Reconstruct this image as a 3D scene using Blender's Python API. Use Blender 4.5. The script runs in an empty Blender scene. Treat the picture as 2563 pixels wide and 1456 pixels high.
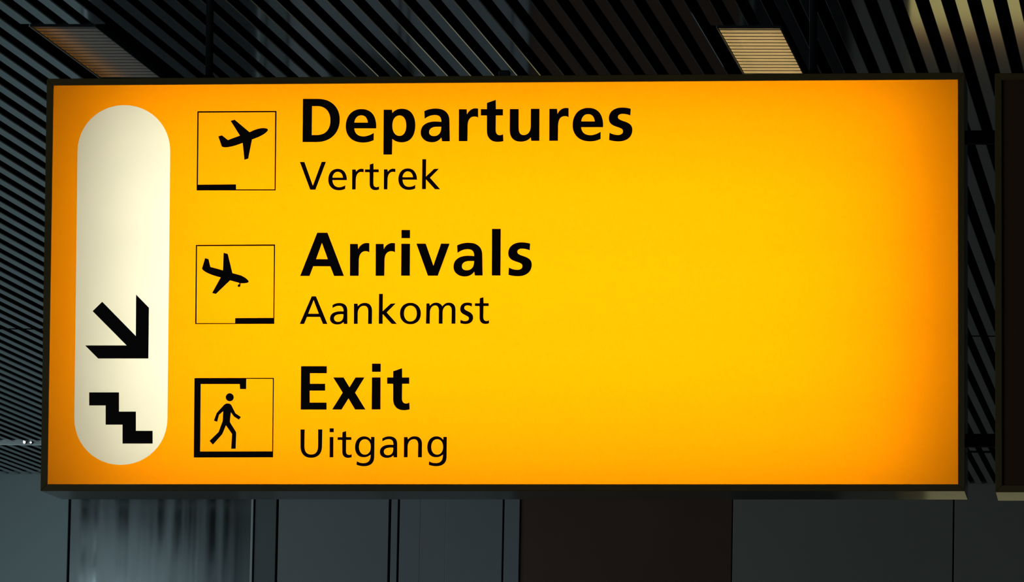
import bpy, bmesh, math
from mathutils import Vector, Matrix
from mathutils.geometry import tessellate_polygon

scene = bpy.context.scene
col = scene.collection

# ------------------------------------------------------------------ camera
IW, IH, FPX = 2563.0, 1456.0, 15000.0
CX, CY = IW / 2, IH / 2
CAM = Vector((0.0, 0.0, 1.6))
R0 = Vector((0.9929318425, 0.1172227518, 0.0185790902))      # right
R1 = Vector((0.0065465970, 0.1022077027, -0.9947415381))     # down
R2 = Vector((-0.1185052665, 0.9878321780, 0.1007178724))     # forward
cam_d = bpy.data.cameras.new('camera')
cam_d.sensor_width = 36.0
cam_d.lens = FPX * 36.0 / IW
cam_d.clip_start = 0.1
cam_d.clip_end = 300
cam = bpy.data.objects.new('camera', cam_d)
col.objects.link(cam)
cam.matrix_world = Matrix(((R0.x, -R1.x, -R2.x, CAM.x), (R0.y, -R1.y, -R2.y, CAM.y),
                           (R0.z, -R1.z, -R2.z, CAM.z), (0, 0, 0, 1)))
scene.camera = cam

# ------------------------------------------------------------------ world, daylight, exposure
world = bpy.data.worlds.new('world')
scene.world = world
world.use_nodes = True
bg = world.node_tree.nodes['Background']
bg.inputs['Color'].default_value = (0.62, 0.80, 0.95, 1)
bg.inputs['Strength'].default_value = 0.35

# windows in the left wall: far ones for daylight, near ones added as fill, high strip added for the steel's bright half
WIN_X = -12.0
# y0, y1, z0, z1, bays, W per m2 of window
WIN_RUNS = [(-4.0, 9.0, 0.35, 4.3, 3, 8.5), (27.0, 37.0, 4.64, 5.04, 3, 1.9), (38.0, 47.0, 0.35, 4.3, 2, 6.3)]
for wy0, wy1, wz0, wz1, _n, w_m2 in WIN_RUNS:
    ld = bpy.data.lights.new('window_daylight_fill', 'AREA')
    ld.shape = 'RECTANGLE'
    ld.size = wy1 - wy0
    ld.size_y = wz1 - wz0
    ld.energy = w_m2 * ld.size * ld.size_y
    ld.color = (0.68, 0.90, 1.0)
    lo = bpy.data.objects.new('window_daylight_fill', ld)
    lo.location = (WIN_X - 0.45, (wy0 + wy1) / 2, (wz0 + wz1) / 2)
    # local -Z faces into the hall (+X), local X runs along the wall
    lo.rotation_euler = Matrix((Vector((0, 1, 0)), Vector((0, 0, -1)), Vector((-1, 0, 0)))).transposed().to_euler()
    col.objects.link(lo)

cy = scene.cycles
cy.use_adaptive_sampling = True
cy.adaptive_threshold = 0.02
cy.max_bounces = 6
cy.diffuse_bounces = 3
cy.glossy_bounces = 4
cy.transmission_bounces = 4
cy.transparent_max_bounces = 6

vs = scene.view_settings
vs.view_transform = 'Standard'
vs.look = 'None'
vs.gamma = 1.0
vs.exposure = 0.0
vs.use_curve_mapping = False

# ------------------------------------------------------------------ helpers
def ray(px, py):
    return R2 + R0 * ((px - CX) / FPX) + R1 * ((py - CY) / FPX)

def at_z(px, py, z):
    r = ray(px, py)
    return CAM + r * ((z - CAM.z) / r.z)

def at_y(px, py, y):
    r = ray(px, py)
    return CAM + r * ((y - CAM.y) / r.y)

def new_mat(name):
    m = bpy.data.materials.new(name)
    m.use_nodes = True
    nt = m.node_tree
    return m, nt, nt.nodes['Principled BSDF']

def plain(name, color, rough=0.5, metal=0.0, spec=0.5, noise=0.0, nscale=3.0, bump=0.0):
    m, nt, b = new_mat(name)
    b.inputs['Base Color'].default_value = (*color, 1)
    b.inputs['Roughness'].default_value = rough
    b.inputs['Metallic'].default_value = metal
    b.inputs['Specular IOR Level'].default_value = spec
    if noise > 0:
        tc = nt.nodes.new('ShaderNodeTexCoord')
        n = nt.nodes.new('ShaderNodeTexNoise')
        n.inputs['Scale'].default_value = nscale
        n.inputs['Detail'].default_value = 4
        nt.links.new(tc.outputs['Object'], n.inputs['Vector'])
        r = nt.nodes.new('ShaderNodeValToRGB')
        r.color_ramp.elements[0].position = 0.3
        r.color_ramp.elements[1].position = 0.7
        r.color_ramp.elements[0].color = (*[c * (1 - noise) for c in color], 1)
        r.color_ramp.elements[1].color = (*[min(1, c * (1 + noise)) for c in color], 1)
        nt.links.new(n.outputs['Fac'], r.inputs['Fac'])
        nt.links.new(r.outputs['Color'], b.inputs['Base Color'])
        if bump > 0:
            bp = nt.nodes.new('ShaderNodeBump')
            bp.inputs['Strength'].default_value = bump
            bp.inputs['Distance'].default_value = 0.01
            nt.links.new(n.outputs['Fac'], bp.inputs['Height'])
            nt.links.new(bp.outputs['Normal'], b.inputs['Normal'])
    return m

def emissive(name, color, strength):
    m, nt, b = new_mat(name)
    b.inputs['Base Color'].default_value = (0.02, 0.02, 0.02, 1)
    b.inputs['Emission Color'].default_value = (*color, 1)
    b.inputs['Emission Strength'].default_value = strength
    return m

def translucent(name, color):
    """back-lit sheet: light from behind passes through diffusely"""
    m, nt, b = new_mat(name)
    nt.nodes.remove(b)
    out = nt.nodes['Material Output']
    tr = nt.nodes.new('ShaderNodeBsdfTranslucent')
    tr.inputs['Color'].default_value = (*color, 1)
    gl = nt.nodes.new('ShaderNodeBsdfGlossy')
    gl.inputs['Roughness'].default_value = 0.25
    gl.inputs['Color'].default_value = (0.9, 0.9, 0.9, 1)
    mx = nt.nodes.new('ShaderNodeMixShader')
    mx.inputs['Fac'].default_value = 0.03
    nt.links.new(tr.outputs[0], mx.inputs[1])
    nt.links.new(gl.outputs[0], mx.inputs[2])
    nt.links.new(mx.outputs[0], out.inputs['Surface'])
    return m

def window_glass(name):
    m, nt, b = new_mat(name)
    nt.nodes.remove(b)
    out = nt.nodes['Material Output']
    tr = nt.nodes.new('ShaderNodeBsdfTransparent')
    tr.inputs['Color'].default_value = (0.93, 0.97, 0.97, 1)
    gl = nt.nodes.new('ShaderNodeBsdfGlossy')
    gl.inputs['Roughness'].default_value = 0.02
    mx = nt.nodes.new('ShaderNodeMixShader')
    mx.inputs['Fac'].default_value = 0.06
    nt.links.new(tr.outputs[0], mx.inputs[1])
    nt.links.new(gl.outputs[0], mx.inputs[2])
    nt.links.new(mx.outputs[0], out.inputs['Surface'])
    return m

def brushed(name, color, lo=0.22, hi=0.45):
    """sheet metal brushed along the vertical"""
    m, nt, b = new_mat(name)
    b.inputs['Metallic'].default_value = 1.0
    b.inputs['Base Color'].default_value = (*color, 1)
    tc = nt.nodes.new('ShaderNodeTexCoord')
    mp = nt.nodes.new('ShaderNodeMapping')
    mp.inputs['Scale'].default_value = (8.0, 1.0, 0.22)
    n = nt.nodes.new('ShaderNodeTexNoise')
    n.inputs['Scale'].default_value = 1.6
    n.inputs['Detail'].default_value = 2.5
    n.inputs['Roughness'].default_value = 0.45
    nt.links.new(tc.outputs['Object'], mp.inputs['Vector'])
    nt.links.new(mp.outputs['Vector'], n.inputs['Vector'])
    mr = nt.nodes.new('ShaderNodeMapRange')
    mr.inputs['From Min'].default_value = 0.3
    mr.inputs['From Max'].default_value = 0.7
    mr.inputs['To Min'].default_value = lo
    mr.inputs['To Max'].default_value = hi
    nt.links.new(n.outputs['Fac'], mr.inputs['Value'])
    nt.links.new(mr.outputs['Result'], b.inputs['Roughness'])
    rp = nt.nodes.new('ShaderNodeValToRGB')
    rp.color_ramp.elements[0].position = 0.35
    rp.color_ramp.elements[1].position = 0.65
    rp.color_ramp.elements[0].color = (*[c * 0.85 for c in color], 1)
    rp.color_ramp.elements[1].color = (*[min(1, c * 1.12) for c in color], 1)
    nt.links.new(n.outputs['Fac'], rp.inputs['Fac'])
    nt.links.new(rp.outputs['Color'], b.inputs['Base Color'])
    bp = nt.nodes.new('ShaderNodeBump')
    bp.inputs['Strength'].default_value = 0.06
    bp.inputs['Distance'].default_value = 0.004
    nt.links.new(n.outputs['Fac'], bp.inputs['Height'])
    nt.links.new(bp.outputs['Normal'], b.inputs['Normal'])
    return m

def link(name, me, parent=None, mat=None):
    o = bpy.data.objects.new(name, me)
    col.objects.link(o)
    if mat is not None and not me.materials:
        me.materials.append(mat)
    if parent is not None:
        o.parent = parent
    return o

def mesh_from(name, verts, faces, mat=None):
    me = bpy.data.meshes.new(name)
    me.from_pydata([tuple(v) for v in verts], [], faces)
    me.update()
    if mat is not None:
        me.materials.append(mat)
    return me

def box_mesh(name, x0, x1, y0, y1, z0, z1, mat=None, bevel=0.0):
    bm = bmesh.new()
    vsx = [bm.verts.new((x, y, z)) for z in (z0, z1) for y in (y0, y1) for x in (x0, x1)]
    for f in ((0, 2, 3, 1), (4, 5, 7, 6), (0, 1, 5, 4), (2, 6, 7, 3), (0, 4, 6, 2), (1, 3, 7, 5)):
        bm.faces.new([vsx[i] for i in f])
    if bevel > 0:
        bmesh.ops.bevel(bm, geom=bm.edges[:], offset=bevel, segments=2, affect='EDGES', profile=0.5)
    bmesh.ops.recalc_face_normals(bm, faces=bm.faces)
    me = bpy.data.meshes.new(name)
    bm.to_mesh(me)
    bm.free()
    if mat is not None:
        me.materials.append(mat)
    return me

def box(name, x0, x1, y0, y1, z0, z1, mat, parent=None, bevel=0.0):
    return link(name, box_mesh(name, x0, x1, y0, y1, z0, z1, mat, bevel), parent)

def cyl_mesh(name, p0, p1, r, mat, seg=20, caps=True, r2=None):
    p0, p1 = Vector(p0), Vector(p1)
    r2 = r if r2 is None else r2
    ax = (p1 - p0).normalized()
    u = ax.orthogonal().normalized()
    w = ax.cross(u)
    verts, faces = [], []
    for i in range(seg):
        a = 2 * math.pi * i / seg
        dvec = u * math.cos(a) + w * math.sin(a)
        verts += [p0 + dvec * r, p1 + dvec * r2]
    for i in range(seg):
        j = (i + 1) % seg
        faces.append((2 * i, 2 * j, 2 * j + 1, 2 * i + 1))
    if caps:
        faces.append(tuple(2 * i for i in range(seg))[::-1])
        faces.append(tuple(2 * i + 1 for i in range(seg)))
    me = mesh_from(name, verts, faces, mat)
    for p in me.polygons:
        p.use_smooth = len(p.vertices) == 4
    return me

def empty(name, loc, rot=None):
    o = bpy.data.objects.new(name, None)
    o.location = loc
    o.empty_display_size = 0.2
    if rot is not None:
        o.rotation_mode = 'QUATERNION'
        o.rotation_quaternion = rot
    col.objects.link(o)
    return o

def tag(o, label=None, cat=None, group=None, kind=None):
    if label: o['label'] = label
    if cat: o['category'] = cat
    if group: o['group'] = group
    if kind: o['kind'] = kind
    return o

# ------------------------------------------------------------------ materials
M = {}
M['slat'] = plain('slat_lacquer', (0.42, 0.43, 0.46), rough=0.05, metal=1.0)
M['plenum'] = plain('plenum_black', (0.004, 0.004, 0.004), rough=0.95, spec=0.05)
M['wall_paint'] = plain('wall_panel_paint', (0.285, 0.27, 0.27), rough=0.45, noise=0.05, nscale=0.8)
M['wall_pale'] = plain('wall_pale_teal', (0.43, 0.475, 0.455), rough=0.5, noise=0.04, nscale=0.8)
M['wall_warm_lit'] = plain('wall_panel_warm_light', (0.285, 0.235, 0.195), rough=0.45, noise=0.05, nscale=0.8)  # grey paint tinted to carry the warm ambient light at the right
M['wall_paint2'] = plain('wall_panel_dark_grey', (0.17, 0.17, 0.165), rough=0.4, noise=0.05, nscale=0.8)
M['brown'] = plain('dark_brown_panel', (0.115, 0.046, 0.026), rough=0.5, noise=0.12, nscale=1.2)
M['joint'] = plain('joint_black', (0.01, 0.011, 0.012), rough=0.9, spec=0.1)
M['steel'] = brushed('brushed_steel', (0.74, 0.75, 0.73), 0.07, 0.15)
M['alu'] = plain('aluminium_edge', (0.62, 0.64, 0.64), rough=0.3, metal=1.0)
M['floor'] = plain('floor_stone', (0.34, 0.29, 0.24), rough=0.35, noise=0.15, nscale=1.5)
M['side_wall'] = plain('side_wall_paint', (0.22, 0.23, 0.23), rough=0.6, noise=0.04, nscale=1)
M['glass'] = window_glass('window_glass')
M['mullion'] = plain('window_frame_grey', (0.12, 0.125, 0.13), rough=0.4, metal=0.3)
M['frame'] = plain('sign_frame_bronze', (0.17, 0.105, 0.038), rough=0.09, metal=0.0, spec=0.6, noise=0.1, nscale=8)
M['black_metal'] = plain('black_metal', (0.012, 0.012, 0.012), rough=0.5)
M['inner'] = plain('sign_inner_white', (0.82, 0.82, 0.80), rough=0.7)
M['yellow'] = translucent('sign_yellow_sheet', (0.90, 0.280, 0.0))
M['white'] = translucent('sign_white_sheet', (0.655, 0.64, 0.475))
M['print'] = plain('sign_black_print', (0.016, 0.003, 0.002), rough=0.55, spec=0.2)
M['tube'] = emissive('fluorescent_tube', (1.0, 0.98, 0.93), 8.5)
M['dark_sheet'] = plain('unlit_sheet', (0.11, 0.047, 0.024), rough=0.35, spec=0.3, noise=0.1, nscale=6)
M['lamp_housing'] = plain('lamp_housing', (0.05, 0.05, 0.05), rough=0.6)
M['blade'] = plain('louver_blade', (0.55, 0.54, 0.51), rough=0.45, noise=0.06, nscale=20)
M['warm_lamp'] = emissive('warm_lamp', (1.0, 0.66, 0.24), 6.8)
M['amber_streak_glow'] = emissive('amber_streak_glow', (1.0, 0.40, 0.04), 2.4)  # added glow standing in for the orange streak on the blades
M['dim_fill_glow'] = emissive('dim_fill_glow', (1.0, 0.95, 0.86), 0.85)  # added weak glow that greys the blades of the left fixture
M['glint'] = emissive('rail_glint', (0.85, 0.97, 1.0), 1.6)  # glow for the glints on the rail
M['pale'] = plain('pale_metal_paint', (0.62, 0.61, 0.58), rough=0.35)
M['door'] = plain('added_dark_face', (0.012, 0.012, 0.013), rough=0.4)
M['disp_yellow'] = emissive('added_glow_yellow', (0.55, 0.47, 0.17), 0.8)  # glow colours of the invented box, meant for the slats to mirror
M['disp_olive'] = emissive('added_glow_olive', (0.34, 0.32, 0.17), 0.9)
M['disp_red'] = emissive('added_glow_red', (0.42, 0.10, 0.09), 0.3)

# ------------------------------------------------------------------ the hall
CEIL = CAM.z + 3.475
XL, XR, YN = WIN_X, 7.0, -6.0
YW = at_z(50, 1187, CEIL).y          # the far wall

tag(link('floor', box_mesh('floor', XL - 0.2, XR + 0.2, YN - 0.2, YW + 0.4, -0.2, 0.0, M['floor'])),
    'grey stone floor of the hall below the signs', 'floor', kind='structure')

ceiling = link('ceiling', box_mesh('ceiling', XL - 0.2, XR + 0.2, YN - 0.2, YW + 0.4, CEIL + 0.22, CEIL + 0.4, M['plenum']))
tag(ceiling, 'dark slatted metal ceiling running towards the far wall', 'ceiling', kind='structure')

# ceiling slats: every slat runs in depth, in three fields divided by two cross joints
Y_A0 = 15.6
Y_SEAM = at_z(50, 823, CEIL).y
Y_SLOT = at_z(50, 1107, CEIL).y
PITCH, SW = 0.1, 0.053
X_EDGE = at_z(1292.9, 0, CEIL).x     # the left edge of one slat
HH = 0.032

def slat_mesh(name, length):
    r = 0.004
    prof = [(0, HH), (0, r), (0.0015, 0.0015), (r, 0), (SW - r, 0), (SW - 0.0015, 0.0015), (SW, r), (SW, HH),
            (SW - 0.004, HH), (SW - 0.004, r), (0.004, r), (0.004, HH)]
    n = len(prof)
    verts = [(x, 0, z) for x, z in prof] + [(x, length, z) for x, z in prof]
    faces = [(i, i + n, (i + 1) % n + n, (i + 1) % n) for i in range(n)]
    me = mesh_from(name, verts, faces, M['slat'])
    bm = bmesh.new()
    bm.from_mesh(me)
    bmesh.ops.recalc_face_normals(bm, faces=bm.faces)
    bm.to_mesh(me)
    bm.free()
    return me

# luminaires recessed in the ceiling, in place of slats
LUM = []
for pl, pr in (((74, 63), (239, 66)), ((1795, 68), (1953, 69))):
    a, b = at_z(*pl, CEIL), at_z(*pr, CEIL)
    LUM.append((min(a.x, b.x), max(a.x, b.x), (a.y + b.y) / 2))
LUM_LEN = 1.55

slat_meshes = {}
def add_slat(x, y0, y1):
    key = round(y1 - y0, 3)
    if key not in slat_meshes:
        slat_meshes[key] = slat_mesh('slat', y1 - y0)
    o = link('slat', slat_meshes[key], ceiling)
    o.location = (x, y0, CEIL)

extra = {}
def run(y0, y1, xa, xb, cut=False):
    """slats of one field; the ones outside xa..xb go into one joined part"""
    k0 = int((XL + 0.3 - X_EDGE) / PITCH)
    k1 = int((XR - 0.3 - X_EDGE) / PITCH)
    for k in range(k0, k1):
        x = X_EDGE + k * PITCH
        xc = x + SW / 2
        if not (xa <= x <= xb):
            extra.setdefault((y0, y1), []).append(x)
            continue
        pieces = [(y0, y1)]
        if cut:
            for l0, l1, ly in LUM:
                if l0 - 0.045 < xc < l1 + 0.045:
                    pieces = [(y0, ly - 0.05), (ly + LUM_LEN + 0.05, y1)]
        for a, b in pieces:
            add_slat(x, a, b)

run(Y_A0, Y_SEAM - 0.035, -7.9, 0.1, cut=True)
run(Y_SEAM + 0.035, Y_SLOT - 0.10, -9.6, -0.4)
run(Y_SLOT + 0.10, YW - 0.02, -10.5, -0.9)
ev, ef = [], []
for (y0, y1), xs in extra.items():
    for x in xs:
        b = len(ev)
        ev += [(x, y0, CEIL), (x + SW, y0, CEIL), (x + SW, y0, CEIL + HH), (x, y0, CEIL + HH),
               (x, y1, CEIL), (x + SW, y1, CEIL), (x + SW, y1, CEIL + HH), (x, y1, CEIL + HH)]
        ef += [(b, b + 1, b + 5, b + 4), (b + 1, b + 2, b + 6, b + 5), (b + 2, b + 3, b + 7, b + 6),
               (b + 3, b, b + 4, b + 7), (b, b + 3, b + 2, b + 1), (b + 4, b + 5, b + 6, b + 7)]
tag(link('outer_slats', mesh_from('outer_slats', ev, ef, M['slat']), ceiling), kind='stuff')

# far wall: dark backing and a row of tall panels with open joints
PY = 1350
def wx(px):
    return at_y(px, PY, YW).x
wall = link('wall_far', box_mesh('wall_far', XL - 0.2, XR + 0.2, YW + 0.03, YW + 0.4, 0, CEIL + 0.3, M['joint']))
tag(wall, 'far wall of tall grey, steel and dark brown panels under the ceiling', 'wall', kind='structure')
def wall_panel(p0, p1, mat, proud=0.0, label=None, z0=0.0, x0=None, x1=None):
    a = wx(p0) if x0 is None else x0
    b = wx(p1) if x1 is None else x1
    o = box('panel', a, b, YW - proud, YW + 0.03, z0, CEIL + 0.03, mat, wall, bevel=0.003)
    if label:
        o['label'] = label
    return o
wall_panel(None, 169, M['wall_pale'], x0=XL)
wall_panel(175, 627.5, M['steel'], label='brushed steel panel with vertical streaks')
box('edge_strip', wx(628.5), wx(633), YW - 0.02, YW + 0.03, 0, CEIL + 0.03, M['pale'], wall)
wall_panel(637, 690, M['wall_paint2'])
wall_panel(696, 971.5, M['wall_paint'])
wall_panel(978, 994, M['wall_paint'])
wall_panel(999.5, 1050.8, M['wall_paint'])
wall_panel(1051, 1114.8, M['wall_paint'])
wall_panel(1115, 1257, M['wall_paint'], proud=0.006)
wall_panel(1261.5, 1299.5, M['wall_paint'])
wall_panel(1300.5, 1830.5, M['brown'], proud=-0.02, label='dark brown recessed panel')
wall_panel(1834, 2384.5, M['wall_warm_lit'])
wall_panel(2388.5, None, M['wall_warm_lit'], x1=XR)

# invented dark doors and screen low on the far wall, darkening the ceiling's reflections
door = link('added_door_1', box_mesh('added_door_1', wx(1840), wx(2096), YW - 0.05, YW - 0.002, 0.0, 2.35, M['door'], 0.004))
tag(door, 'invented dark door leaf low in the far wall, added for its reflection', 'door', kind='structure')
box('door_handle', wx(1862), wx(1868), YW - 0.09, YW - 0.05, 0.95, 1.25, M['alu'], door)

lift = link('added_door_2', box_mesh('added_door_2', wx(186), wx(618), YW - 0.03, YW - 0.002, 0.0, 2.4, M['door'], 0.004))
tag(lift, 'invented dark lift door low in the brushed steel panel, added for its reflection', 'door', kind='structure')
box('door_jamb', wx(180), wx(186), YW - 0.05, YW - 0.002, 0.0, 2.45, M['alu'], lift)
box('door_jamb', wx(618), wx(624), YW - 0.05, YW - 0.002, 0.0, 2.45, M['alu'], lift)

wl = link('wall_left', box_mesh('wall_left', XL - 0.3, XL, YN - 0.2, YW + 0.4, -0.01, 0.3, M['side_wall']))
tag(wl, 'window wall on the left of the hall', 'wall', kind='structure')
piers = [YN - 0.2] + [y for r_ in WIN_RUNS for y in r_[:2]] + [YW + 0.4]
for a, b in zip(piers[0::2], piers[1::2]):
    box('wall_pier', XL - 0.3, XL, a, b, 0.3, CEIL + 0.4, M['side_wall'], wl)
nw = 0
for wy0, wy1, wz0, wz1, bays, _e in WIN_RUNS:
    box('wall_sill', XL - 0.3, XL, wy0, wy1, 0.3, wz0, M['side_wall'], wl)
    box('wall_head', XL - 0.3, XL, wy0, wy1, wz1, CEIL + 0.4, M['side_wall'], wl)
    for i in range(bays):
        y0, y1 = wy0 + (wy1 - wy0) * i / bays, wy0 + (wy1 - wy0) * (i + 1) / bays
        nw += 1
        t = 0.05 if wz1 - wz0 > 1 else 0.015
        w = link('window_%d' % nw, box_mesh('window', XL - 0.18, XL - 0.16, y0 + t, y1 - t, wz0 + t, wz1 - t, M['glass']))
        tag(w, '%s unseen window in the left wall, number %d counted towards the far wall' % ('tall daylight' if t > 0.02 else 'added high strip', nw), 'window', kind='structure')
        box('window_frame', XL - 0.22, XL - 0.1, y0, y0 + t, wz0, wz1, M['mullion'], w)
        box('window_frame', XL - 0.22, XL - 0.1, y1 - t, y1, wz0, wz1, M['mullion'], w)
        box('window_frame', XL - 0.22, XL - 0.1, y0 + t, y1 - t, wz0, wz0 + t, M['mullion'], w)
        box('window_frame', XL - 0.22, XL - 0.1, y0 + t, y1 - t, wz1 - t, wz1, M['mullion'], w)
tag(link('wall_right', box_mesh('wall_right', XR, XR + 0.2, YN - 0.2, YW + 0.4, 0, CEIL + 0.4, M['side_wall'])),
    'plain wall on the right of the hall', 'wall', kind='structure')
tag(link('wall_near', box_mesh('wall_near', XL, XR, YN - 0.2, YN, 0, CEIL + 0.4, M['side_wall'])),
    'plain wall behind the viewer', 'wall', kind='structure')

# ------------------------------------------------------------------ glyphs (traced outlines)
def parse(path):
    """M / L / C outline strings -> list of closed polylines"""
    out, cur, tok, i, cmd = [], [], path.split(), 0, None
    while i < len(tok):
        if tok[i] in 'MLCZ':
            cmd = tok[i]
            i += 1
            if cmd == 'Z':
                continue
        if cmd == 'M':
            cur = [(float(tok[i]), float(tok[i + 1]))]
            out.append(cur)
            i += 2
            cmd = 'L'
        elif cmd == 'L':
            cur.append((float(tok[i]), float(tok[i + 1])))
            i += 2
        elif cmd == 'C':
            a = cur[-1]
            b, c, d = [(float(tok[i + 2 * k]), float(tok[i + 2 * k + 1])) for k in range(3)]
            for k in range(1, 13):
                t = k / 12
                s = 1 - t
                cur.append(tuple(s ** 3 * a[q] + 3 * s * s * t * b[q] + 3 * s * t * t * c[q] + t ** 3 * d[q] for q in (0, 1)))
            i += 6
    return out

def ellipse(cx, cy, rx, ry, n=2.15, k=40):
    pts = []
    for i in range(k):
        a = 2 * math.pi * i / k
        c, s = math.cos(a), math.sin(a)
        pts.append((cx + rx * math.copysign(abs(c) ** (2 / n), c), cy + ry * math.copysign(abs(s) ** (2 / n), s)))
    return pts

def shape(origin, sc, path, extra=()):
    cs = parse(path) + list(extra)
    return [[(origin[0] + x / sc, origin[1] + y / sc) for x, y in c] for c in cs]

def shift(cs, dx, dy):
    return [[(x + dx, y + dy) for x, y in c] for c in cs]

S1, S2, S3, S4, S5 = 10.012, 12.815, 8.543, 12.135, 5.824
G = {}
G['D'] = shape((740, 240), S1, 'M 182 73 L 560 73 C 880 73 1105 270 1105 590 C 1105 930 870 1155 520 1155 L 172 1155 Z '
               'M 410 255 L 550 255 C 740 255 870 390 870 610 C 870 850 740 980 520 980 L 402 980 Z')
G['e'] = shape((740, 240), S1, 'M 2015 812 L 1468 812 C 1478 935 1560 1015 1700 1013 C 1790 1011 1880 975 1958 925 L 1955 1105 '
               'C 1870 1150 1780 1168 1685 1168 C 1420 1168 1255 1010 1255 765 C 1255 500 1410 328 1650 328 C 1890 328 2020 490 2020 770 Z '
               'M 1470 668 C 1478 560 1545 485 1645 485 C 1740 485 1800 560 1808 668 Z')
G['p'] = shape((940, 245), S1, 'M 203 295 L 412 295 L 418 380 C 480 305 560 270 665 270 C 880 270 995 440 995 680 C 995 940 880 1112 650 1112 '
               'C 560 1112 480 1080 418 1025 L 412 1418 L 195 1418 Z '
               'M 420 690 C 420 540 490 437 600 437 C 705 437 768 540 768 690 C 768 850 705 950 600 950 C 490 950 420 850 420 690 Z')
G['a'] = shape((940, 245), S1, 'M 1222 330 C 1310 285 1410 265 1515 265 C 1740 265 1852 390 1852 570 L 1860 1085 L 1665 1085 L 1650 990 '
               'C 1590 1065 1520 1110 1410 1110 C 1250 1110 1130 1010 1130 870 C 1130 690 1270 590 1500 590 L 1648 597 '
               'C 1648 480 1600 425 1475 427 C 1380 430 1300 465 1230 520 Z '
               'M 1645 722 L 1530 722 C 1420 722 1340 770 1340 855 C 1340 920 1390 955 1460 955 C 1580 955 1650 870 1645 722 Z')
G['r'] = shape((1140, 240), S1, 'M 85 333 L 280 333 L 288 465 C 330 370 410 310 500 310 C 530 310 550 312 568 316 L 568 545 '
               'C 540 520 505 515 475 515 C 365 515 308 600 305 740 L 300 1132 L 82 1132 Z')
G['t'] = shape((1140, 240), S1, 'M 788 175 L 1010 98 L 1013 330 L 1190 330 L 1190 488 L 1012 488 L 1008 850 C 1008 940 1050 985 1110 983 '
               'C 1140 982 1170 970 1193 955 L 1200 1130 C 1150 1143 1100 1150 1050 1150 C 880 1150 790 1040 787 890 L 787 505 L 778 488 '
               'L 635 488 L 635 330 L 787 330 Z')
G['u'] = shape((1140, 240), S1, 'M 1362 328 L 1583 328 L 1583 790 C 1583 910 1620 980 1705 980 C 1810 980 1885 900 1885 760 L 1888 322 '
               'L 2105 322 L 2102 1123 L 1897 1123 L 1887 1035 C 1830 1105 1750 1145 1630 1145 C 1450 1145 1360 1030 1360 860 Z')
G['s'] = shape((1350, 240), S1, 'M 2290 320 C 2220 300 2140 290 2070 290 C 1870 290 1740 400 1740 560 C 1740 690 1820 735 1960 780 '
               'C 2050 808 2095 830 2095 885 C 2095 945 2040 978 1970 978 C 1890 978 1820 955 1757 920 L 1745 1103 '
               'C 1830 1128 1900 1138 1985 1138 C 2200 1138 2330 1020 2330 845 C 2330 720 2240 672 2110 630 '
               'C 2010 598 1968 575 1968 525 C 1968 475 2020 447 2085 447 C 2160 447 2220 465 2278 490 Z')
G['A'] = shape((740, 565), S1, 'M 540 172 L 797 172 L 1210 1255 L 962 1255 L 868 1012 L 438 1012 L 345 1255 L 112 1255 Z M 658 425 L 805 835 L 510 835 Z')
G['i_dot'] = shape((960, 565), S1, 'M 447 103 L 663 103 L 663 308 L 447 308 Z')
G['i'] = shape((960, 565), S1, 'M 445 448 L 663 448 L 658 1248 L 440 1248 Z')
G['v'] = shape((960, 565), S1, 'M 822 445 L 1057 445 L 1248 1000 L 1440 445 L 1655 445 L 1357 1248 L 1110 1248 Z')
G['l'] = shape((1100, 565), S1, 'M 1315 75 L 1535 75 L 1528 1243 L 1310 1243 Z')
G['E'] = shape((740, 900), S3, 'M 115 137 L 665 137 L 665 288 L 305 288 L 305 513 L 630 513 L 630 660 L 300 660 L 300 915 L 660 915 L 660 1065 L 107 1065 Z')
G['x'] = shape((740, 900), S3, 'M 803 378 L 1025 378 L 1150 590 L 1280 378 L 1470 378 L 1270 703 L 1493 1063 L 1270 1063 L 1128 825 L 980 1063 L 780 1063 L 1005 703 Z')
G['i2_dot'] = shape((740, 900), S3, 'M 1632 82 L 1818 82 L 1818 258 L 1632 258 Z')
G['i2'] = shape((740, 900), S3, 'M 1630 377 L 1815 377 L 1812 1062 L 1625 1062 Z')
# the lighter face
G['Vl'] = shape((740, 390), S2, 'M 135 195 L 280 195 L 550 958 L 835 190 L 970 190 L 632 1082 L 465 1082 Z')
G['el'] = shape((740, 390), S2, 'M 1642 775 L 1180 775 C 1185 915 1265 1005 1390 1005 C 1465 1005 1535 980 1592 938 L 1585 1055 '
                'C 1525 1088 1455 1102 1385 1102 C 1170 1102 1045 965 1045 760 C 1045 555 1165 413 1350 413 C 1535 413 1645 560 1642 775 Z '
                'M 1178 697 C 1190 590 1255 508 1345 508 C 1440 508 1508 590 1515 697 Z')
G['rl'] = shape((740, 390), S2, 'M 1812 435 L 1925 435 L 1935 512 C 1985 445 2040 410 2110 413 L 2180 420 L 2180 525 C 2150 517 2120 513 2090 513 '
                'C 1990 515 1930 620 1928 760 L 1922 1077 L 1808 1077 Z')
G['tl'] = shape((920, 390), S2, 'M 70 275 L 187 238 L 193 432 L 358 432 L 358 522 L 190 522 L 185 880 C 188 965 225 1003 290 1003 '
                'C 320 1003 345 992 368 975 L 368 1072 C 330 1090 295 1098 250 1098 C 130 1098 65 1020 65 895 L 65 560 '
                'C 65 535 58 522 40 522 L -85 522 L -85 435 L 67 435 Z')
G['kl'] = shape((920, 390), S2, 'M 1755 105 L 1878 105 L 1872 662 L 2130 420 L 2290 410 L 2000 700 L 2330 1070 L 2160 1068 L 1872 752 L 1870 1065 L 1745 1065 Z')
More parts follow.
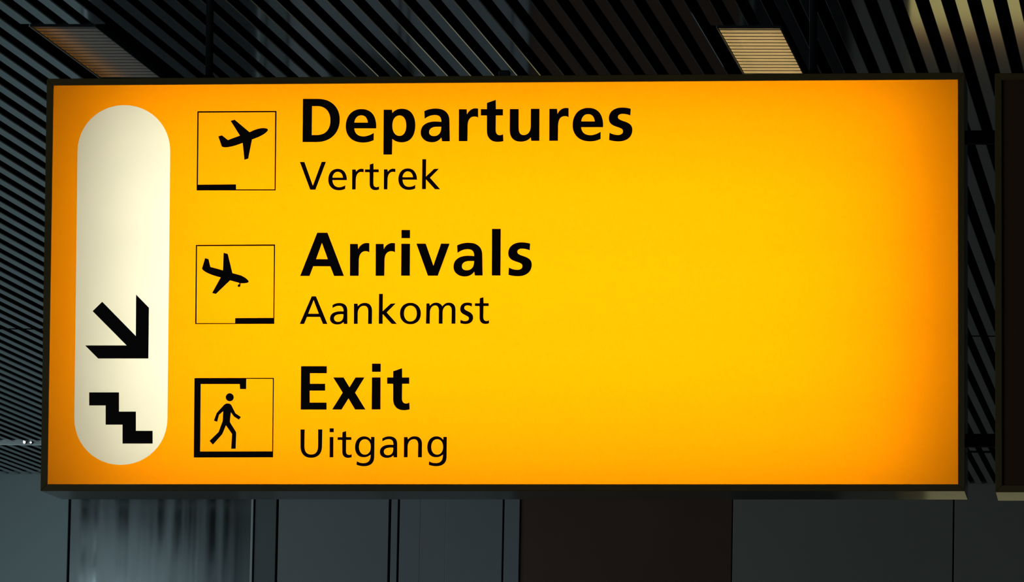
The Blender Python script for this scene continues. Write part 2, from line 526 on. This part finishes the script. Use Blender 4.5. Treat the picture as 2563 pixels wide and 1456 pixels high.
G['Al'] = shape((740, 730), S2, 'M 515 143 L 650 143 L 1018 1030 L 872 1030 L 782 805 L 362 805 L 268 1030 L 130 1030 Z M 575 265 L 742 703 L 400 703 Z')
G['al'] = shape((740, 730), S2, 'M 1180 425 C 1250 380 1320 358 1400 358 C 1580 358 1660 450 1657 620 L 1657 1030 L 1545 1030 L 1535 965 '
                'C 1485 1020 1420 1048 1330 1048 C 1195 1048 1100 975 1100 860 C 1100 700 1240 625 1430 625 L 1535 628 '
                'C 1535 500 1485 448 1385 448 C 1310 448 1245 475 1183 522 Z '
                'M 1530 720 L 1450 715 C 1310 720 1228 765 1228 845 C 1228 920 1285 962 1360 962 C 1480 962 1540 870 1530 720 Z')
G['nl'] = shape((740, 730), S2, 'M 1870 380 L 1985 380 L 1995 462 C 2055 390 2125 355 2215 355 C 2370 355 2450 450 2450 610 L 2445 1028 L 2322 1028 '
                'L 2328 640 C 2328 520 2285 448 2190 448 C 2070 448 1990 550 1990 690 L 1988 1028 L 1868 1028 Z')
G['ol'] = shape((920, 730), S2, '', (ellipse(1373, 696, 335, 344), ellipse(1373, 697, 205, 255)))
G['ml'] = shape((1060, 730), S2, 'M 92 372 L 190 372 L 200 448 C 260 385 320 347 405 347 C 500 347 570 395 605 468 C 660 390 720 347 815 347 '
                'C 960 347 1025 440 1025 580 L 1022 1022 L 898 1022 L 903 620 C 903 500 865 437 785 437 C 680 437 612 540 612 660 L 610 1022 '
                'L 488 1022 L 492 620 C 492 500 450 437 375 437 C 270 437 205 540 205 660 L 200 1022 L 78 1022 Z')
G['sl'] = shape((1060, 730), S2, 'M 1555 372 C 1505 353 1465 345 1405 345 C 1265 345 1175 425 1175 555 C 1175 655 1240 700 1330 745 '
                'C 1410 785 1455 805 1455 850 C 1455 905 1405 940 1330 940 C 1275 940 1230 920 1185 895 L 1180 1002 '
                'C 1240 1025 1300 1032 1350 1032 C 1490 1032 1592 950 1592 825 C 1592 725 1530 675 1440 630 '
                'C 1360 590 1305 570 1305 515 C 1305 465 1350 435 1410 435 C 1465 435 1505 450 1548 475 Z')
G['Ul'] = shape((740, 1060), S4, 'M 148 175 L 272 175 L 265 680 C 265 840 330 935 470 935 C 610 935 678 840 680 680 L 682 172 L 808 172 L 800 680 '
                'C 800 900 680 1035 465 1035 C 255 1035 145 900 147 680 Z')
G['il_dot'] = shape((740, 1060), S4, 'M 1030 138 L 1158 138 L 1155 258 L 1030 258 Z')
G['il'] = shape((740, 1060), S4, 'M 1033 403 L 1145 403 L 1142 1020 L 1030 1020 Z')
G['gl'] = shape((740, 1060), S4, 'M 2290 400 L 2395 400 L 2388 1000 C 2388 1190 2270 1290 2070 1290 C 1990 1290 1915 1272 1848 1245 L 1858 1140 '
                'C 1920 1178 1985 1197 2060 1197 C 2210 1197 2278 1110 2278 935 C 2215 990 2150 1018 2060 1018 C 1900 1018 1802 895 1802 715 '
                'C 1802 520 1910 383 2080 383 C 2170 383 2235 420 2288 490 Z', (ellipse(2102, 704, 180, 234),))

LETTERS = [G['D'], G['e'], G['p'], G['a'], G['r'], G['t'], G['u'], shift(G['r'], 226.4, -1.0), shift(G['e'], 567.9, -3.0), G['s'],
           G['Vl'], G['el'], G['rl'], G['tl'], shift(G['rl'], 79.5, -0.3), shift(G['el'], 175.4, -1.0), G['kl'],
           G['A'], shift(G['r'], -272.4, 336.95), shift(G['r'], -208.1, 336.9), ('i', G['i'], G['i_dot']), G['v'],
           shift(G['a'], 82.1, 335.8), G['l'], shift(G['s'], -251.8, 337.3),
           G['Al'], G['al'], G['nl'], shift(G['kl'], -108.3, 336.9), G['ol'], G['ml'], G['sl'], shift(G['tl'], 275.2, 334.8),
           G['E'], G['x'], ('i', G['i2'], G['i2_dot']), shift(G['t'], -234.6, 671.3),
           G['Ul'], ('i', G['il'], G['il_dot']), shift(G['tl'], -68.5, 669.8), G['gl'], shift(G['al'], 124.8, 333.7),
           shift(G['nl'], 125.0, 333.7), shift(G['gl'], 180.9, 0)]

# ------------------------------------------------------------------ the lit direction sign
SIGN_P = Vector((-2.91112, 14.63980, 1.00246)) + CAM          # lower left corner of the lit face
ax = Vector((-0.0011252, -0.0115423, 0.0175581))
SIGN_Q = Matrix.Rotation(ax.length, 3, ax.normalized())
SW_, SH_, FM, SD = 2.25952, 1.0, 0.0172, 0.300
SIGN_QI = SIGN_Q.transposed()

def on_sign(px, py, depth=0.0):
    """photo point -> local point on the sign's face at the given depth"""
    o = SIGN_QI @ (CAM - SIGN_P)
    dvec = SIGN_QI @ ray(px, py)
    t = (depth - o.y) / dvec.y
    p = o + dvec * t
    return Vector((p.x, depth, p.z))

def flat_part(name, contours, depth, thick, mat, parent):
    """thin cut shape lying on the sheet, from depth-thick to depth"""
    loops = [[on_sign(x, y, depth - thick) for x, y in c] for c in contours]
    return cut_part(name, loops, thick, mat, parent)

def cut_part(name, loops, thick, mat, parent):
    flat = [v for l in loops for v in l]
    tris = tessellate_polygon([[Vector((v.x, v.z, 0)) for v in l] for l in loops])
    n = len(flat)
    verts = [tuple(v) for v in flat]
    faces = []
    for t in tris:
        a, b, c = (flat[i] for i in t)
        nrm = (b - a).cross(c - a)
        faces.append(tuple(t) if nrm.y < 0 else tuple(t)[::-1])
    if thick > 0:
        verts += [(v.x, v.y + thick, v.z) for v in flat]
        base = 0
        for l in loops:
            k = len(l)
            for i in range(k):
                j = (i + 1) % k
                faces.append((base + i, base + j, base + j + n, base + i + n))
            base += k
    return link(name, mesh_from(name, verts, faces, mat), parent)

def mitred_bar(name, p, inner, outer, depth, mat, parent):
    """one side of the casing: p = 4 corners (outer0, outer1, inner1, inner0) in x/z, swept through depth"""
    (a, b, c, d) = p
    bm = bmesh.new()
    f = [bm.verts.new((q[0], 0.0, q[1])) for q in (a, b, c, d)]
    g = [bm.verts.new((q[0], depth, q[1])) for q in (a, b, c, d)]
    bm.faces.new(f)
    bm.faces.new(g[::-1])
    for i in range(4):
        j = (i + 1) % 4
        bm.faces.new((f[j], f[i], g[i], g[j]))
    bmesh.ops.recalc_face_normals(bm, faces=bm.faces)
    bmesh.ops.bevel(bm, geom=bm.edges[:], offset=0.0012, segments=1, affect='EDGES')
    me = bpy.data.meshes.new(name)
    bm.to_mesh(me)
    bm.free()
    me.materials.append(mat)
    return link(name, me, parent)

def casing(root, w, h, m, d):
    o = [(-m, -m), (w + m, -m), (w + m, h + m), (-m, h + m)]
    i = [(0, 0), (w, 0), (w, h), (0, h)]
    for k in range(4):
        l = (k + 1) % 4
        mitred_bar('frame_rail' if k % 2 == 0 else 'frame_stile', (o[k], o[l], i[l], i[k]), None, None, d, M['frame'], root)
    box('back_panel', 0, w, d - 0.012, d - 0.004, 0, h, M['inner'], root)

sign = empty('direction_sign', SIGN_P, SIGN_Q.to_quaternion())
tag(sign, 'large lit yellow sign reading Departures, Arrivals and Exit, hung below the ceiling', 'sign')
casing(sign, SW_, SH_, FM, SD)

PD = 0.006                                           # the lit sheet sits a little behind the frame's front
pill = parse('M 194 380 C 194 314 246 263 311 263 C 375 263 426 312 426 378 L 419 1047 C 419 1112 367 1163 302 1163 C 237 1163 186 1112 186 1047 Z')[0]
pill_l = [on_sign(x, y, PD) for x, y in pill]
sheet_l = [Vector((0, PD, 0)), Vector((SW_, PD, 0)), Vector((SW_, PD, SH_)), Vector((0, PD, SH_))]
sheet = cut_part('lit_panel', [sheet_l, pill_l], 0.0, M['yellow'], sign)
sheet['label'] = 'glowing yellow translucent face'
wp = cut_part('white_field', [pill_l], 0.0, M['white'], sheet)
wp['label'] = 'cream white field with rounded ends'

PT = 0.0012
def printed(name, contours, label=None):
    o = flat_part(name, contours, PD - 0.0002, PT, M['print'], sheet)
    if label:
        o['label'] = label
    return o

for c in LETTERS:
    if isinstance(c, tuple):
        a = flat_part('letter', c[1], PD - 0.0002, PT, M['print'], sheet)
        b = flat_part('dot_tmp', c[2], PD - 0.0002, PT, M['print'], sheet)
        bm = bmesh.new()
        bm.from_mesh(a.data)
        bm.from_mesh(b.data)
        bm.to_mesh(a.data)
        bm.free()
        bpy.data.objects.remove(b)
    else:
        printed('letter', c)

# pictograms
printed('pictogram_border', shape((470, 250), S5, 'M 140 165 L 1293 160 L 1280 1318 L 128 1318 Z M 158 185 L 1273 178 L 1265 1303 L 703 1303 L 703 1230 L 147 1235 Z'))
printed('pictogram_plane', shape((470, 250), S5, 'M 625 305 L 683 288 L 900 470 C 980 430 1040 410 1110 410 C 1150 412 1170 422 1168 438 '
        'C 1160 460 1120 495 1060 525 C 1020 545 975 560 935 575 L 880 855 L 825 872 L 800 625 C 720 655 640 685 550 690 '
        'C 520 690 500 685 492 670 L 445 532 L 497 515 L 585 585 L 760 520 Z'), 'plane taking off')
printed('pictogram_border', shape((470, 590), S5, 'M 118 133 L 1272 125 L 1260 1282 L 107 1285 Z M 135 150 L 1255 145 L 1247 1195 L 690 1198 L 690 1272 L 126 1272 Z'))
printed('pictogram_plane', shape((470, 590), S5, 'M 522 247 L 582 263 L 650 543 L 770 575 C 830 600 875 635 888 665 C 885 685 840 693 768 690 '
        'L 765 730 C 760 748 735 750 728 735 C 722 715 740 705 752 705 L 748 685 L 615 648 L 408 847 L 355 832 L 480 605 '
        'C 390 585 290 550 235 510 C 212 490 207 485 210 465 L 252 325 L 302 340 L 328 452 L 513 503 Z'), 'plane landing')
printed('pictogram_border', shape((470, 920), S5, 'M 97 150 L 1255 147 L 1243 1305 L 87 1308 Z M 188 237 L 757 237 L 762 310 L 850 310 L 852 162 L 1240 162 L 1230 1218 L 180 1220 Z'))
printed('pictogram_head', shape((470, 920), S5, '', (ellipse(611, 430, 58, 58, 2.0),)))
printed('pictogram_walker', shape((470, 920), S5, 'M 580 520 C 610 520 630 532 640 555 L 695 665 L 775 718 L 745 757 L 672 710 L 627 648 L 612 790 L 703 935 '
        'L 705 965 L 697 1180 L 632 1180 L 645 965 L 555 838 L 505 960 C 500 970 490 980 480 992 L 365 1120 L 317 1065 L 450 935 L 508 775 '
        'L 517 632 L 455 685 L 427 787 L 380 770 L 420 660 L 520 550 C 540 528 560 520 580 520 Z'), 'walking figure')
printed('arrow', shape((170, 700), 2.912, 'M 250 160 L 495 410 L 497 108 L 590 203 L 586 573 L 220 573 L 125 478 L 428 478 L 180 228 Z'), 'black arrow pointing down right')
printed('stair_symbol', shape((170, 700), 2.912, 'M 155 820 L 372 820 L 372 960 L 495 960 L 495 1100 L 617 1100 L 617 1193 L 398 1193 L 398 1055 L 275 1055 L 275 915 L 155 915 Z'),
        'black stair symbol going down')

# fluorescent tubes inside the casing
for k in range(5):
    z = 0.10 + 0.80 * k / 4
    link('fluorescent_tube', cyl_mesh('fluorescent_tube', (0.13, 0.17, z), (2.165, 0.17, z), 0.013, M['tube'], 12), sign)

# suspension rods, cable box on top, bars that couple the sign to its neighbour
def rod_at(px):
    p = on_sign(px, 187, 0.12)
    top = (CEIL - 0.0) - SIGN_P.z
    link('suspension_rod', cyl_mesh('suspension_rod', (p.x, 0.15, SH_ + FM - 0.003), (p.x, 0.15, top + 0.22), 0.0098, M['black_metal'], 16), sign)
    link('rod_collar', cyl_mesh('rod_collar', (p.x, 0.15, SH_ + FM - 0.003), (p.x, 0.15, SH_ + FM + 0.026), 0.024, M['black_metal'], 20, True, 0.013), sign)
rod_at(519)
rod_at(2034)
p = on_sign(1263, 184, 0.15)
box('cable_box', p.x - 0.014, p.x + 0.014, 0.13, 0.16, SH_ + FM - 0.002, SH_ + FM + 0.032, M['black_metal'], sign, 0.002)
xa = SW_ + FM - 0.004
xb = on_sign(2490.5, 700, 0.0).x - 0.0005
for y0, y1 in ((326, 358), (1085, 1117)):
    b0, b1 = on_sign(2450, y1, 0.13).z, on_sign(2450, y0, 0.13).z
    box('coupling_bar', xa + 0.004, xb, 0.13, 0.165, b0, b1, M['black_metal'], sign, 0.0015)

# ------------------------------------------------------------------ the unlit neighbour sign at the right edge
q0 = on_sign(2490.5, 700, 0.0)
zt, zb = on_sign(2520, 183, 0.0).z, on_sign(2520, 1231.5, 0.0).z
H2 = (zt - zb) - 2 * FM
sign2 = empty('dark_sign', SIGN_P + SIGN_Q @ Vector((q0.x + FM, 0, zb + FM)), SIGN_Q.to_quaternion())
tag(sign2, 'switched-off dark brown sign box beside the lit yellow sign at the right edge', 'sign')
W2 = 1.35
casing(sign2, W2, H2, FM, SD)
cut_part('dark_panel', [[Vector((0, PD, 0)), Vector((W2, PD, 0)), Vector((W2, PD, H2)), Vector((0, PD, H2))]], 0.0, M['dark_sheet'], sign2)
for x in (0.36, W2 - 0.36):
    link('suspension_rod', cyl_mesh('suspension_rod', (x, 0.15, H2 + FM - 0.003), (x, 0.15, CEIL + 0.22 - sign2.location.z), 0.0098, M['black_metal'], 16), sign2)

# ------------------------------------------------------------------ ceiling lights
def luminaire(x0, x1, y0, lamps, label):
    root = empty('ceiling_light', ((x0 + x1) / 2, y0, CEIL))
    tag(root, label, 'ceiling light', 'recessed louvre lights in the slatted ceiling')
    w = (x1 - x0) / 2
    L = LUM_LEN
    bm = bmesh.new()
    # open housing: top and four sides
    T = 0.13
    v = [bm.verts.new(c) for c in ((-w, 0, 0), (w, 0, 0), (w, L, 0), (-w, L, 0), (-w, 0, T), (w, 0, T), (w, L, T), (-w, L, T))]
    for f in ((4, 5, 6, 7), (0, 1, 5, 4), (1, 2, 6, 5), (2, 3, 7, 6), (3, 0, 4, 7)):
        bm.faces.new([v[i] for i in f])
    me = bpy.data.meshes.new('housing')
    bm.to_mesh(me)
    bm.free()
    me.materials.append(M['lamp_housing'])
    link('housing', me, root)
    t = 0.005
    box('rim', -w - t, -w, -t, L + t, -0.004, 0.03, M['alu'], root)
    box('rim', w, w + t, -t, L + t, -0.004, 0.03, M['lamp_housing'], root)
    box('rim', -w, w, -t, 0, -0.004, 0.03, M['lamp_housing'], root)
    box('rim', -w, w, L, L + t, -0.004, 0.03, M['lamp_housing'], root)
    bl = box_mesh('louver_blade', -w + 0.004, w - 0.004, 0, 0.020, 0, 0.030, M['blade'])
    box('side_reflector', -w, -w + 0.004, 0, L, 0, 0.034, M['blade'], root)
    box('side_reflector', w - 0.004, w, 0, L, 0, 0.034, M['blade'], root)
    n = 17
    for k in range(n):
        o = link('louver_blade', bl, root)
        o.location = (0, 0.06 + (L - 0.1) * k / (n - 1), 0.0)
    if len(set(l[3].name for l in lamps)) > 1:
        box('glow_divider', -0.054, -0.050, 0.0, L, 0.031, T - 0.002, M['lamp_housing'], root)  # added to keep the amber glow on the left side
    for lx, lz, lr, lm in lamps:
        link('glow_tube', cyl_mesh('glow_tube', (lx, 0.02, lz), (lx, L - 0.02, lz), lr, lm, 12), root)
    return root
luminaire(*LUM[0], ((-0.082, 0.045, 0.008, M['amber_streak_glow']), (0.03, 0.09, 0.018, M['dim_fill_glow'])), 'dim grey louvred ceiling light with an amber glow along its left side')  # fixture taken as unlit; both glowing tubes are added for streak and grey
luminaire(*LUM[1], ((-0.06, 0.085, 0.018, M['warm_lamp']), (0.06, 0.085, 0.018, M['warm_lamp'])), 'warm yellow lit louvred ceiling light above the right part of the sign')

# ------------------------------------------------------------------ metal rail with two glints made as small glowing discs under the far ceiling
rl = empty('ceiling_rail', (-9.0, Y_SLOT, CEIL))
tag(rl, 'pale metal rail across the far slats, left of the lit sign', 'rail')
zr = at_y(50, 1107, Y_SLOT).z - CEIL
box('rail_profile', -3.5, 1.6, -0.03, 0.03, zr - 0.02, zr + 0.02, M['pale'], rl, 0.004)
for hx in (-3.2, -1.2, 0.8):
    box('rail_hanger', hx - 0.01, hx + 0.01, -0.01, 0.01, zr + 0.018, 0.24, M['black_metal'], rl)
for px in (61, 77):
    q = at_y(px, 1107, Y_SLOT - 0.06)
    s = empty('rail_glint', (q.x, Y_SLOT - 0.06, q.z))
    tag(s, 'tiny bluish white glint on the far ceiling rail, made as a glowing disc, %s of the two' % ('left' if px == 61 else 'right'), 'lamp', 'glints on the ceiling rail')
    link('glint_base', cyl_mesh('glint_base', (0, 0.0, 0), (0, 0.032, 0), 0.012, M['black_metal'], 16), s)
    link('lens', cyl_mesh('lens', (0, -0.006, 0), (0, 0.0, 0), 0.010 if px == 61 else 0.008, M['glint'], 16), s)  # glowing disc stands in for a glint on the rail

# ------------------------------------------------------------------ low on the far wall, outside the frame: invented to be mirrored in slats and sign underside
lb = empty('added_display', (wx(2255), YW, 0.15))
tag(lb, 'invented glowing yellow and olive box low on the far wall, added for its reflection', 'display')
dw = wx(2720) - wx(2255)
do = wx(2335) - wx(2255)
box('display_case', 0, dw, -0.14, -0.002, 0.0, 1.24, M['black_metal'], lb, 0.004)
box('added_glow_field', 0.03, dw - 0.03, -0.15, -0.141, 0.70, 1.11, M['disp_yellow'], lb)
box('added_glow_field', do, dw - 0.03, -0.15, -0.141, 0.03, 0.69, M['disp_olive'], lb)
box('added_glow_field', 0.03, dw - 0.03, -0.15, -0.141, 1.13, 1.22, M['disp_red'], lb)
sc_ = empty('added_screen', (wx(800), YW, 1.5))
tag(sc_, 'invented black screen low on the far wall, added for its dark reflection', 'screen')
box('screen_case', 0, wx(1000) - wx(800), -0.07, -0.002, 0, 0.52, M['black_metal'], sc_, 0.006)
box('screen_glass', 0.02, wx(1000) - wx(800) - 0.02, -0.072, -0.0705, 0.02, 0.50, M['door'], sc_)
